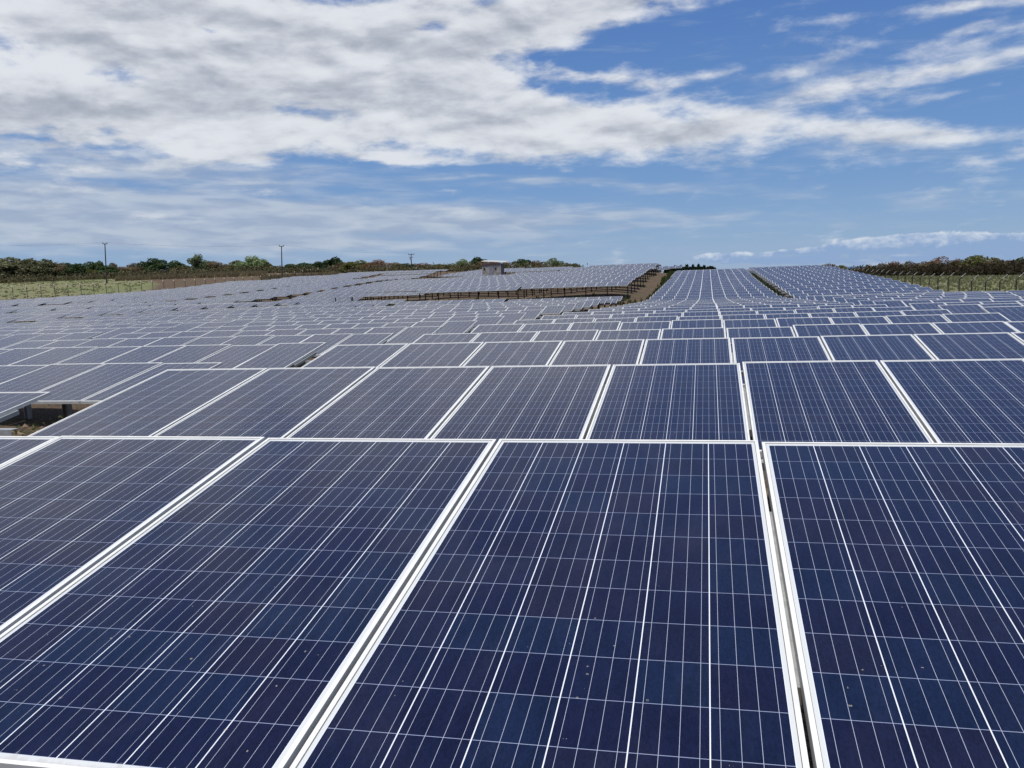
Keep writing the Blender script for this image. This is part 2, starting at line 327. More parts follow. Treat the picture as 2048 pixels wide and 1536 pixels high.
def spline(pts):
    c = np.stack([pts[:, 0]/10.0, pts[:, 1]/10.0], -1); n = len(pts)
    K = _phi(((c[:, None]-c[None])**2).sum(-1)) + 0.004*np.eye(n)
    A = np.zeros((n+3, n+3)); A[:n, :n] = K; A[:n, n] = 1; A[:n, n+1:] = c; A[n, :n] = 1; A[n+1:, :n] = c.T
    w = np.linalg.solve(A, np.r_[pts[:, 2], 0, 0, 0])
    def f(x, y):
        x = np.asarray(x, float); y = np.asarray(y, float)
        p = np.stack([np.clip(x, -260, 160)/10.0, np.clip(y, -60, 345)/10.0], -1).reshape(-1, 2); out = np.empty(len(p))
        for i in range(0, len(p), 20000):
            q = p[i:i+20000]; out[i:i+20000] = _phi(((q[:, None]-c[None])**2).sum(-1)) @ w[:n] + w[n] + q @ w[n+1:]
        d = np.hypot(np.clip(np.abs(x+50)-200, 0, None), np.clip(y-330, 0, None))
        return out.reshape(x.shape) - np.minimum(34.0, (d/60.0)**1.5*2.0)
    return f
GP = np.array(GND, float); tops_rel = spline(GP)
GP2 = GP.copy(); GP2[:, 2] -= [extra(p[0], p[1]) for p in GP]; ground_rel = spline(GP2)
def gz(x, y): return float(ground_rel(np.array([x]), np.array([y]))[0]) + CAMZ

# ------------------------------------------------------------------ ground sheet
def ground_material():
    m, k, b = new_mat('dry_red_soil_and_grass')
    g = k.n.new('ShaderNodeNewGeometry'); P = g.outputs['Position']; x, y, z = k.sep(P)
    n1 = k.noise(P, 0.35, 6, 0.6); n2 = k.noise(P, 3.0, 8, 0.65); n3 = k.noise(P, 25.0, 5, 0.7); n4 = k.noise(P, 0.05, 5, 0.55, 0.5)
    soil = k.mix(k.smooth(n2, 0.35, 0.65), (0.030, 0.018, 0.013), (0.068, 0.043, 0.030))
    soil = k.mix(k.smooth(n3, 0.42, 0.62), soil, (0.18, 0.135, 0.09))
    dry = k.mix(k.smooth(n2, 0.4, 0.6), (0.14, 0.12, 0.06), (0.06, 0.072, 0.024))
    soil = k.mix(k.mul(k.smooth(n1, 0.5, 0.66), k.smooth(n2, 0.45, 0.6)), soil, dry)
    gr = k.mix(k.smooth(n2, 0.35, 0.65), (0.135, 0.145, 0.07), (0.195, 0.18, 0.105))
    gr = k.mix(k.smooth(n4, 0.42, 0.62), gr, (0.135, 0.155, 0.068))
    gr = k.mix(k.smooth(n1, 0.55, 0.75), gr, (0.25, 0.20, 0.10))
    wob = k.mul(k.sub(n4, 0.5), 14.0); wob2 = k.mul(k.sub(n1, 0.5), 5.0)
    right = k.smooth(k.add(x, wob2), 19.5, 22.5)
    # left meadow outside the fence, bounded by the bare earth bank
    lft = k.smooth(k.add(k.sub(k.mul(x, -1.0), k.mul(y, 0.69)), wob), -4.0, 2.0)
    lft = k.mul(lft, k.smooth(k.sub(k.mul(k.sub(y, 165.0), 0.409), k.add(x, 149.0)), 0.0, 3.0))
    c = k.mix(k.m('MAXIMUM', right, lft), soil, gr)
    k.l.new(c, b.inputs['Base Color']); b.inputs['Roughness'].default_value = 0.95; b.inputs['Specular IOR Level'].default_value = 0.15
    bp = k.n.new('ShaderNodeBump'); bp.inputs['Strength'].default_value = 0.9; bp.inputs['Distance'].default_value = 0.06
    k.l.new(k.add(n2, k.mul(n3, 0.9)), bp.inputs['Height']); k.l.new(bp.outputs[0], b.inputs['Normal'])
    return m
M_GROUND = ground_material()
def axis(lo, hi, near, step0, grow):
    a = [0.0]; s = step0
    while a[-1] < hi:
        if a[-1] > near: s *= grow
        a.append(a[-1]+s)
    b = [0.0]; s = step0
    while b[-1] > lo:
        if b[-1] < -near: s *= grow
        b.append(b[-1]-s)
    return np.array(sorted(set(b[1:]+a)))
def grid_mesh(name, xs, ys, zf, mat):
    X, Y = np.meshgrid(xs, ys); Z = zf(X, Y)
    v = np.stack([X, Y, Z], -1).reshape(-1, 3); nx, ny = len(xs), len(ys)
    i = np.arange(nx-1)[None]+np.arange(ny-1)[:, None]*nx; f = np.stack([i, i+1, i+1+nx, i+nx], -1).reshape(-1, 4)
    me = bpy.data.meshes.new(name); me.from_pydata(v.tolist(), [], f.tolist()); me.materials.append(mat)
    me.polygons.foreach_set('use_smooth', [True]*len(me.polygons)); me.update(); return me
def ground_z(X, Y):
    z = ground_rel(X, Y)+CAMZ
    h = np.sin(X*3.1+np.sin(Y*2.3)*1.4)*np.sin(Y*2.7+np.sin(X*1.9)*1.2)*0.035
    return z + h*np.exp(-np.hypot(X, Y-8)/60.0)
go = link('ground', grid_mesh('ground', axis(-1600, 1600, 105, 0.75, 1.08), axis(-150, 2500, 175, 0.75, 1.08), ground_z, M_GROUND))
tag(go, kind='structure')
m_sea, k, b = new_mat('deep_blue_sea'); b.inputs['Base Color'].default_value = (0.010, 0.045, 0.10, 1); b.inputs['Roughness'].default_value = 0.35
gg = k.n.new('ShaderNodeNewGeometry'); bp = k.n.new('ShaderNodeBump'); bp.inputs['Strength'].default_value = 0.4; bp.inputs['Distance'].default_value = 0.5
k.l.new(k.noise(gg.outputs['Position'], 0.05, 6, 0.6), bp.inputs['Height']); k.l.new(bp.outputs[0], b.inputs['Normal'])
mb = MB(); mb.quad((-30000, 500, -26), (30000, 500, -26), (30000, 45000, -26), (-30000, 45000, -26))
tag(mb.build('sea', m_sea), kind='structure')

# ------------------------------------------------------------------ solar field
TILT = math.radians(9.5); CT, ST = math.cos(TILT), math.sin(TILT)
FD = 0.040                                              # frame depth
def frame_geo(mb, mi=0):
    L, H = PW/2, PL; w = 0.0115; t = 0.0
    o = [(-L, 0), (L, 0), (L, H), (-L, H)]; i_ = [(-L+w, w), (L-w, w), (L-w, H-w), (-L+w, H-w)]
    for q in range(4):
        a, b = o[q], o[(q+1) % 4]; c, d = i_[(q+1) % 4], i_[q]
        mb.quad((*a, t), (*b, t), (*c, t), (*d, t), mi)                       # lip
        mb.quad((*d, t), (*c, t), (*c, -.003), (*d, -.003), mi)               # lip's inner step
        mb.quad((*b, t), (*a, t), (*a, -FD), (*b, -FD), mi)                   # outside
        mb.quad((*a, -FD), (*d, -FD), (*c, -FD), (*b, -FD), mi)               # lower flange
        mb.quad((*c, -.003), (*d, -.003), (*d, -FD), (*c, -FD), mi)
def glass_geo(mb, mi=0, mi2=1, uo=0.0, vo=0.0):
    L, H, w = PW/2, PL, 0.0113
    mb.quad((-L+w, w, -.003), (L-w, w, -.003), (L-w, H-w, -.003), (-L+w, H-w, -.003), mi,
            [(uo+w, vo+PL-w), (uo+PW-w, vo+PL-w), (uo+PW-w, vo+w), (uo+w, vo+w)])
    mb.quad((-L+w, H-w, -.008), (L-w, H-w, -.008), (L-w, w, -.008), (-L+w, w, -.008), mi2)
mb = MB(); frame_geo(mb); ME_FRAME = mb.mesh('panel_frame', [M_FRAME])
mb = MB(); glass_geo(mb); ME_GLASS = mb.mesh('panel_glass', [M_CELL, M_BACK])
mb = MB(); mb.box(-.06, .06, 1.70, 1.82, -.035, -.0085); ME_JB = mb.mesh('junction_box', [simple_mat('black_plastic', (.02, .02, .02), .5)])

# columns of tables: x of the left edge, rows (y of the top edge), block name, ordinal side
def topz(x, y): return float(tops_rel(np.array([x]), np.array([y]))[0])+RISE
rowsA = [3.366, 7.12, 10.86, 14.5, 18.2, 21.95, 25.68, 29.27, 35.75, 39.6, 43.3, 47.1, 50.6, 54.0, 57.8, 61.6, 65.6, 70.1, 75.0] + [75.0+4.15*i for i in range(1, 18)]
rowsD = [7.1, 10.8, 14.5, 18.3, 22.1, 26.0, 29.54, 35.74, 39.08, 42.9, 46.8, 50.8, 55.0, 59.2, 63.6] + [68.05+3.62*i for i in range(0, 21)]
rowsB = [4.7, 8.5, 12.12, 15.91, 19.68, 23.58, 27.5, 31.4, 35.4, 39.05, 45.6, 49.6, 53.4, 57.4, 61.2, 65.2, 69.2, 73.2, 77.4, 84.45, 88.55, 92.6, 96.7, 100.8, 104.9, 109, 113.1, 117.2, 121.3, 125.4, 129.5, 133.6, 137.7]
rowsE = [8.0, 11.6, 15.5, 19.3, 23.25, 26.8, 30.6, 34.4, 38.0, 42.3, 45.0+1.2, 50.0, 54, 58, 62, 66, 70, 74, 78, 84.45, 88.55, 92.6, 96.7, 100.8, 104.9, 109, 113.1, 117.2, 121.3, 125.4, 129.5]
rowsG = [20.5, 24.3, 28.2, 32.1, 36, 41.2, 45.2, 49.1, 53, 57, 61, 65, 69, 73, 77, 81, 88.2, 92.4, 96.6, 100.8, 105, 109.2, 113.4, 117.6, 121.8, 126, 130.2, 134.4, 138.6]
rowsH = [36, 40, 44, 48, 52, 56, 60, 64, 68, 72, 76.2, 80.2, 84.2, 88.2, 96.4, 100.6, 104.8, 109, 113.2, 117.4, 121.6, 125.8, 130, 134.2, 138.4, 142.6, 148, 160.5, 164.7]
rowsI = [44, 48, 52, 56, 60, 64, 68, 72, 76, 80.2, 87.5, 91.6, 95.8, 100, 104.2, 108.4, 112.6, 116.8, 121, 125.2, 129.4, 133.6, 137.8, 142, 146.2, 150.4, 154.6, 158.8, 163, 167.2]
rowsJ = [54, 58, 62, 66, 70, 74, 82.5, 86.5, 90.6, 94.8, 99, 103.2, 107.4, 111.6, 115.8, 120, 124.2, 128.4, 132.6, 136.8, 141, 145.2, 149.4, 153.6, 157.8, 162, 166.2, 170.4]
rowsK = [66, 70, 74, 80, 84, 88, 92, 96, 100.2, 104.4, 108.6, 112.8, 117, 121.2, 125.4, 129.6, 133.8, 138, 142.2, 146.4, 150.6, 154.8, 159, 163.2]
rowsM = [78, 82, 86, 90, 94, 98, 102.2, 106.4, 110.6, 114.8, 119, 123.2, 127.4, 131.6, 135.8, 140, 144.2, 148.4, 152.6, 156.8]
rowsF = [171.5, 176, 180.5, 185, 190]
COLS = [('A', -4.80, rowsA), ('D', 6.10, rowsD), ('B', -17.33, rowsB), ('E', -27.85, rowsE), ('G', -38.4, rowsG), ('H', -48.95, rowsH), ('I', -59.5, rowsI),
        ('J', -70.0, rowsJ), ('K', -80.6, rowsK), ('M', -91.2, rowsM), ('F', -48.95, rowsF), ('F', -38.4, rowsF), ('F', -27.85, rowsF[:4]), ('F', -17.3, rowsF[1:3])]
TABLES = []                                             # (col, row index, x0, y, z, pitch, n)
for cn, x0, rows in COLS:
    for ri, y in enumerate(rows):
        n = 10; xs = x0; pit = PITCHX
        if cn == 'A' and ri == 0: pit = 1.006; xs = -.8137-4*pit
        elif cn == 'A': xs = x0+min(0.12, 0.0035*(y-7))
        z = topz(xs+n*pit/2, y)
        if cn == 'A':
            ya = [p[0] for p in A_PROF]; za = [p[1] for p in A_PROF]; z = float(np.interp(y, ya, za))
        TABLES.append([cn, ri, xs, y, z, pit, n])
TABLES.append(['Z', 0, -9.9, 141.0, 0.95, PITCHX, 6])
PAN = []
for ti, (cn, ri, xs, y, z, pit, n) in enumerate(TABLES):
    for i in range(n):
        j = (rng.rand(3)-0.5)
        PAN.append(dict(t=ti, c=cn, r=ri, i=i, x=xs+pit*i+PW/2, y=y+j[0]*0.006, z=z+j[1]*0.006, tilt=TILT+j[2]*(0.004 if y < 12 else 0.014)))
def proj(p):
    d = np.asarray(p, float); zc = d@CF
    return 512+F_PX/2*(d@CR)/zc, 384-F_PX/2*(d@CU)/zc, zc
# which 300 show largest: paint the quads far to near and count what stays
order = sorted(range(len(PAN)), key=lambda i: -(PAN[i]['y']+abs(PAN[i]['x'])*0.01))
idb = np.full((768, 1024), -1, int)
for pi in order:
    p = PAN[pi]; hx = PW/2
    q = [(p['x']-hx, p['y'], p['z']), (p['x']+hx, p['y'], p['z']), (p['x']+hx, p['y']-PL*CT, p['z']-PL*ST), (p['x']-hx, p['y']-PL*CT, p['z']-PL*ST)]
    if min(c[1] for c in q) < -1.0: continue
    pr = []
    for c in q:
        zc = np.dot(c, CF)
        if zc < 0.15: c = (c[0], c[1]+0.5, c[2]+.09)
        pr.append(proj(c)[:2])
    pr = np.array(pr)
    x0_, x1_ = int(max(0, pr[:, 0].min())), int(min(1023, pr[:, 0].max()+1)); y0_, y1_ = int(max(0, pr[:, 1].min())), int(min(767, pr[:, 1].max()+1))
    if x0_ >= x1_ or y0_ >= y1_: continue
    XX, YY = np.meshgrid(np.arange(x0_, x1_)+.5, np.arange(y0_, y1_)+.5); inside = np.ones(XX.shape, bool); sg = 0
    for a in range(4):
        b = (a+1) % 4; cr = (pr[b, 0]-pr[a, 0])*(YY-pr[a, 1])-(pr[b, 1]-pr[a, 1])*(XX-pr[a, 0]); inside &= cr >= 0
    sub = idb[y0_:y1_, x0_:x1_]; sub[inside] = pi
cnt = np.bincount(idb[idb >= 0].ravel(), minlength=len(PAN))
NEAR = set(int(i) for i in np.argsort(-cnt)[:300] if cnt[i] > 0)
ORD = ['zeroth', 'first', 'second', 'third', 'fourth', 'fifth', 'sixth', 'seventh', 'eighth', 'ninth', 'tenth', 'eleventh', 'twelfth', 'thirteenth', 'fourteenth', 'fifteenth',
       'sixteenth', 'seventeenth', 'eighteenth', 'nineteenth', 'twentieth']
def ordn(n):
    if n <= 20: return ORD[n]
    tens = {2: 'twenty', 3: 'thirty', 4: 'forty', 5: 'fifty', 6: 'sixty', 7: 'seventy', 8: 'eighty', 9: 'ninety'}; tt = {2: 'twentieth', 3: 'thirtieth', 4: 'fortieth', 5: 'fiftieth', 6: 'sixtieth', 7: 'seventieth', 8: 'eightieth', 9: 'ninetieth'}
    if n >= 100: return 'hundred and '+ordn(n-100) if n > 100 else 'hundredth'
    return tt[n//10] if n % 10 == 0 else tens[n//10]+'-'+ORD[n % 10]
# what each block of rows is called, and which of its rows is the first in the picture
BLK = {'A': 'middle block', 'D': 'right block by fence', 'B': 'first block left of aisle', 'E': 'second block left of aisle', 'G': 'third block left of aisle', 'H': 'fourth block left of aisle', 'I': 'fifth block left of aisle',
       'J': 'sixth block left of aisle', 'K': 'seventh block left of aisle', 'M': 'farthest left block', 'F': 'far block behind the shed', 'Z': 'short far row in aisle'}
FIRST = {}
for pi, p in enumerate(PAN):
    if cnt[pi] > 0: FIRST[p['c']] = min(FIRST.get(p['c'], 999), p['r'])
LOOK = ['navy', 'dark blue', 'violet blue']
def panel_label(p):
    row = p['r']-FIRST[p['c']]+1
    if p['c'] in ('A', 'D', 'Z', 'F'): side, k_ = ('left', p['i']+1)
    else: side, k_ = ('right', 10-p['i'])
    if p['c'] == 'A' and p['r'] == 0:
        return 'large white framed navy solar panel of the nearest row, %s from left' % ordn(FRONT.index(p['i'])+1)
    return 'blue solar panel %s from %s end, %s row, %s' % (ordn(k_), side, ordn(row), BLK[p['c']])
FRONT = [p['i'] for pi, p in enumerate(PAN) if p['c'] == 'A' and p['r'] == 0 and cnt[pi] > 0]
stuff = MB(); stuff_glass = []
FV, FF = [], []
tmpl = MB(); frame_geo(tmpl, 0); glass_geo(tmpl, 1, 2)
# one light box per distant panel: lip ring, outside faces, glass and back
TV = np.array(tmpl.v)
keep = [fi for fi, f in enumerate(tmpl.f)]
vs, fs, ms, uvs = [], [], [], []
cntf = 0
for pi, p in enumerate(PAN):
    M = Matrix.Translation((p['x'], p['y']-PL*CT, p['z']+CAMZ-PL*ST)) @ Matrix.Rotation(p['tilt'], 4, 'X')
    if p['r'] < FIRST.get(p['c'], 0): continue
    if pi in NEAR:
        e = empty('solar_panel'); e.matrix_world = M
        tag(e, panel_label(p), 'solar panel', 'solar panels tilted in rows across the field')
        link('frame', ME_FRAME, e); link('glass_sheet', ME_GLASS, e)
    else:
        R3 = np.array(M.to_3x3()); T = np.array(M.translation)
        far = p['y'] > 30
        v = TV@R3.T+T; base = cntf
        vs.append(v); uo, vo = 10.0*(pi % 61), 10.0*(pi//61)
        for fi, f in enumerate(tmpl.f):
            if far and (fi < 20 and fi % 5 in (1, 3, 4)): continue
            fs.append(tuple(base+q for q in f)); ms.append(tmpl.mi[fi])
            u_ = tmpl.uv.get(fi); uvs += [(a+uo, b_+vo) for a, b_ in u_] if u_ else [(0.0, 0.0)]*4
        cntf += len(TV)
if vs:
    me = bpy.data.meshes.new('distant_solar_panels'); me.from_pydata(np.concatenate(vs).tolist(), [], fs)
    for m in (M_FRAME, M_CELL, M_BACK): me.materials.append(m)
    me.polygons.foreach_set('material_index', ms); ul = me.uv_layers.new(name='UVMap'); ul.data.foreach_set('uv', np.array(uvs, np.float32).ravel()); me.update()
    tag(link('distant_solar_panels', me), 'many more small blue solar panels in rows over the far slopes', 'solar panels', kind='stuff')
# ---- racks under every table
def rack_geo(n, pit, zr, part=None):
    """returns dict part -> list of MB; local origin: ground under the beam's left end, z of beam top relative"""
    L = n*pit; out = {'beam': [], 'post': [], 'rafter': []}
    mb = MB(); mb.box(-.36, L+.34, -.05, .05, zr-.135, zr); out['beam'].append(mb)
    return out
ME_RAFT = None
mb = MB(); mb.box(-.022, .022, -.46, .46, 0, .045); ME_RAFT = mb.mesh('rafter', [M_STEEL])
mb = MB(); mb.box(-.030, .030, -.02, .02, 0, .03); ME_CLAMP = mb.mesh('cross_strap', [M_STEEL])
mb = MB()
for zz in (0.0,): mb.box(-.045, -.037, -.05, .05, -2.2, 0); mb.box(.037, .045, -.05, .05, -2.2, 0); mb.box(-.037, .037, -.004, .004, -2.2, 0)
ME_POST = mb.mesh('post', [M_STEEL])
BEAMS = {}
near_racks = 0
order_t = sorted(range(len(TABLES)), key=lambda i: TABLES[i][3])
for ti in order_t:
    cn, ri, xs, y, z, pit, n = TABLES[ti]
    yb = y-0.98*CT; zb = z+CAMZ-0.98*ST-FD-.055           # beam top below the rafters
    if ri < FIRST.get(cn, 0): continue
    shown = [i for i in range(len(PAN)) if PAN[i]['t'] == ti and cnt[i] > 0] if y < 30 else None
    row = ri-FIRST.get(cn, 0)+1
    lab = 'grey steel rack under the %s row of panels in the %s' % (ordn(max(1, row)), BLK[cn])
    if y < 27 and cn in 'ABDE' and (shown or ri <= FIRST.get(cn, 0)+1):
        e = empty('panel_rack', (xs, yb, gz(xs+n*pit/2, yb)))
        gl = e.location.z
        tag(e, lab, 'panel rack', 'steel racks under the rows of solar panels')
        key = (n, pit)
        if key not in BEAMS:
            b_ = MB(); L = n*pit
            b_.box(.02, L+.34, -.05, -.042, -.135, 0); b_.box(.02, L+.34, -.042, .05, -.008, 0); b_.box(.02, L+.34, -.042, .05, -.135, -.127)
            BEAMS[key] = b_.mesh('beam', [M_STEEL])
        link('beam', BEAMS[key], e, (0, 0, zb-gl))
        for i in range(n+1):
            r_ = link('rafter', ME_RAFT, e, (i*pit-.018, 0, zb-gl+.004)); r_.rotation_euler = (TILT, 0, 0)
        for i in range(n):
            if i: s_ = link('cross_strap', ME_CLAMP, e, (i*pit-.012, .90*CT, zb-gl+.92*ST+.015)); s_.rotation_euler = (TILT, 0, 0)
        for i in range(0, n+1, 2):
            link('post', ME_POST, e, (min(max(i*pit, .3), n*pit-(1.25 if cn == 'B' and ri == 2 else .5)), 0.0, zb-gl-.136))
        near_racks += 1
    else:
        m_ = MB(); L = n*pit
        m_.box(xs-.30, xs+L+.30, yb-.05, yb+.05, zb-.135, zb)
        for i in range(0, n+1, 2):
            px_ = xs+min(max(i*pit, .1), L-.1); m_.box(px_-.045, px_+.045, yb-.04, yb+.04, gz(px_, yb)-.3, zb-.136)
        if y < 90:
            Mr = Matrix.Rotation(TILT, 4, 'X')
            for i in range(n+1): m_.box(-.025, .025, -.46, .46, 0.003, .05, 0, Matrix.Translation((xs+i*pit-.018, yb, zb)) @ Mr)
        o = m_.build('panel_rack', M_STEEL if (y < 60 or cn in 'AD') else M_DARKSTEEL); tag(o, lab, 'panel rack', 'steel racks under the rows of solar panels')
        if cn == 'F': tag(o, 'grey steel rack of the %s far row behind the shed, %s table from its right' % (ordn(ri+1), ordn({-48.95: 4, -38.4: 3, -27.85: 2, -17.3: 1}[xs])))
#PART3

# ------------------------------------------------------------------ wire fences
def at_px(px, D, y=540):
    d = ray(px, y); h = math.hypot(d[0], d[1]); return d[0]/h*D, d[1]/h*D
def z_at(px, y, D):                                      # world height seen at image row y, at plan distance D
    d = ray(px, y); h = math.hypot(d[0], d[1]); return CAMZ+d[2]/h*D
def fence(label, p0, p1, step, H, armdir, brace, AR, PR, name='wire_fence'):
    e = empty(name, (p0[0], p0[1], gz(*p0))); tag(e, label, 'fence')
    v = Vector((p1[0]-p0[0], p1[1]-p0[1])); n = int(v.length/step); v = v.normalized()
    pts = [(p0[0]+v.x*step*i, p0[1]+v.y*step*i) for i in range(n+1)]
    m = MB(); m.tube([(0, 0, -.3), (0, 0, H-.42)], PR, 6); m.tube([(0, 0, H-.42), (armdir[0]*.42, armdir[1]*.42, H)], PR*.9, 6)
    me = m.mesh('fence_post', [M_DARKSTEEL])
    ma = MB(); ma.tube([(armdir[0]*.16, armdir[1]*.16, H-.25), (armdir[0]*.44, armdir[1]*.44, H+.02)], AR, 6); mea = ma.mesh('post_arm', [M_ARM])
    w = MB(); gl = e.location; zs = [gz(*p) for p in pts]
    for i, p in enumerate(pts):
        q = (p[0]-gl.x, p[1]-gl.y, zs[i]-gl.z); jr = (rng.rand()-.5)*.03
        po = link('fence_post', me, e, q); po.rotation_euler = (jr, (rng.rand()-.5)*.03, 0)
        ar = link('angled_arm', mea, po)
        if i in brace:
            for s_ in (-1, 1):
                b_ = MB(); b_.tube([(v.x*.9*s_, v.y*.9*s_, -.1), (0, 0, H*.62)], .022, 5); b_.build('brace', M_DARKSTEEL, po)
        if i:
            a = Vector((pts[i-1][0]-gl.x, pts[i-1][1]-gl.y, zs[i-1]-gl.z)); b_ = Vector(q)
            for hz_ in [.1, .45, .8, 1.15, 1.5, 1.85, H-.45]:
                if hz_ < H-.4: w.tube([a+Vector((0, 0, hz_)), b_+Vector((0, 0, hz_))], .006, 3, cap=False)
            for f_ in (.5, .95):
                o_ = Vector((armdir[0]*.42*f_, armdir[1]*.42*f_, H-.42+.42*f_)); w.tube([a+o_, b_+o_], .006, 3, cap=False)
            for q_ in range(1, 10):
                c0 = a.lerp(b_, q_/10); w.tube([c0+Vector((0, 0, .1)), c0+Vector((0, 0, H-.45))], .0045, 3, cap=False)
    w.build('wire_mesh', M_DARKSTEEL, e)
M_ARM = simple_mat('pale_concrete_arm', (0.42, 0.40, 0.36), 0.8)
fence('tall wire fence with outward bent posts between panels and meadow on the right', (19.0, 55), (19.0, 138), 3.25, 2.45, (1, 0), {8, 15}, .036, .042)
fence('long wire fence with pale bent post tops beyond the panels on the left', (-165, 126), (-114, 250), 3.1, 2.9, (-0.92, 0.38), {11, 30}, .08, .06)

# ------------------------------------------------------------------ utility poles and their lines
def pole(px, ytop, D, label, lean, kind):
    x, y = at_px(px, D); z0 = gz(x, y); H = z_at(px, ytop, D)-z0
    e = empty('utility_pole', (x, y, z0)); tag(e, label, 'utility pole', 'utility poles along the far side')
    e.rotation_euler = (0, math.radians(lean), 0)
    m = MB(); m.tube([(0, 0, -.5), (0, 0, H)], [.21, .13], 8); m.build('pole', M_WOOD, e)
    w = .75 if kind == 0 else 1.0
    m = MB()
    if kind == 0:
        for s_ in (-1, 1): m.tube([(0, 0, H-.35), (s_*w, 0, H+.15)], .07, 5)
        m.tube([(-w, 0, H-.1), (w, 0, H-.1)], .06, 5)
    else: m.box(-w, w, -.07, .07, H-.25, H-.08)
    m.build('crossarm', M_WOOD, e)
    for s_ in (-w, 0, w) if kind else (-w, w):
        m = MB(); m.tube([(s_, 0, H-.1), (s_, 0, H+.1), (s_, 0, H+.38)], [.06, .11, .08], 6); m.build('insulator', M_CERAM, e)
    if kind:
        m = MB(); m.tube([(-.1, -.38, H-2.0), (-.1, -.38, H-1.1)], .3, 10); m.build('transformer', M_CERAM, e)
        m = MB(); m.box(-.8, .8, -.08, .08, H-1.15, H-1.02); m.build('lower_crossarm', M_WOOD, e)
    bpy.context.view_layer.update()
    M = Matrix.Translation(e.location) @ Matrix.Rotation(math.radians(lean), 4, 'Y')
    return [M @ Vector((s_, 0, H+.35 if kind == 0 or s_ else H+.3)) for s_ in (-w, w)]
tops = [pole(211, 487, 285, 'tall dark utility pole near the left edge, leftmost of the three', 2.8, 0), pole(563, 492, 275, 'tall dark utility pole with forked top, middle of the three', 2.8, 0),
        pole(823, 508, 300, 'utility pole carrying a transformer, just left of the shed', 1.2, 1)]
xx, yy = at_px(-330, 330); far_l = [Vector((xx-.7, yy, z_at(-330, 480, 330))), Vector((xx+.7, yy, z_at(-330, 480, 330)))]
for i, (a, b_) in enumerate([(far_l, tops[0]), (tops[0], tops[1]), (tops[1], tops[2])]):
    m = MB()
    for q in range(2):
        L = (b_[q]-a[q]).length
        pts = [a[q].lerp(b_[q], t/14)-Vector((0, 0, 4*(t/14)*(1-t/14)*L*.016)) for t in range(15)]; m.tube(pts, .008, 3, cap=False)
    tag(m.build('power_line', M_DARKSTEEL), ['thin sagging power lines running off left of the leftmost pole', 'thin sagging power lines between the left and middle poles', 'thin sagging power lines between the middle pole and the transformer pole'][i], 'power line')

# ------------------------------------------------------------------ the shed
D = 150.0; xl, yl = at_px(964, D); xr = xl+3.25
z0 = min(gz(xl, yl), gz(xr, yl+2.2)); zt = z_at(980, 526, D); H = zt-z0
shed = empty('metal_shed', (xl, yl, z0)); tag(shed, 'grey corrugated shed with sloping white roof behind the solar panels', 'shed')
M_WALL = simple_mat('weathered_grey_sheet', (0.30, 0.28, 0.27), 0.7, 0.1, 0.35, 2.2); M_WALL2 = simple_mat('side_sheet_blue_grey', (0.20, 0.21, 0.25), 0.7, 0.1, 0.3, 2.2)
M_RED = simple_mat('rust_red_fascia', (0.10, 0.045, 0.04), 0.8, 0, 0.4, 3.0); M_ROOF = simple_mat('pale_roof_sheet', (0.5, 0.48, 0.45), 0.5)
M_DARK = simple_mat('dark_opening', (0.02, 0.02, 0.022), 0.6)
m = MB(); wv = 2.3; n = 26
for i in range(n):                                       # ribbed walls
    a = 3.25*i/n; bq = 3.25*(i+1)/n; o0 = .05 if i % 2 else 0; m.box(a, bq, -o0, .06, 0, H)
m.box(0, .06, .06, wv, 0, H-.1); m.box(0, 3.25, wv-.06, wv, 0, H-.1); m.build('wall', M_WALL, shed)
m = MB()
for i in range(16):
    a = wv*i/16; bq = wv*(i+1)/16; o0 = .04 if i % 2 else 0; m.box(3.19, 3.25+o0, a+.065, bq+.06 if i < 15 else wv-.06, 0, H-.12)
m.build('side_wall', M_WALL2, shed)
for wx in (.45, 2.35):
    for wz in (H-.95, H-3.0):
        m = MB(); m.box(wx-.17, wx+.17, -.085, -.055, wz-.17, wz+.17); m.build('vent', M_DARK, shed)
m = MB(); m.box(1.25, 1.95, -.09, -.055, .1, H-.6); dr = m.build('door', M_WALL2, shed)
m = MB(); m.box(1.82, 1.88, -.13, -.09, H*.45, H*.45+.2); m.build('handle', M_DARK, dr)
m = MB(); m.box(3.295, 3.315, 1.75, 2.15, .1, H-.5); m.build('side_opening', M_DARK, shed)
m = MB(); m.box(.0, 3.0, -.16, -.10, H-.28, H-.02); m.build('fascia', M_RED, shed)
m = MB(); Mr = Matrix.Translation((1.3, 1.0, H+.30)) @ Matrix.Rotation(math.radians(4), 4, 'Y'); m.box(-1.36, 2.85, -1.22, 1.45, -.035, .035, 0, Mr @ Matrix.Rotation(math.radians(4), 4, 'X')); m.build('roof', M_ROOF, shed)

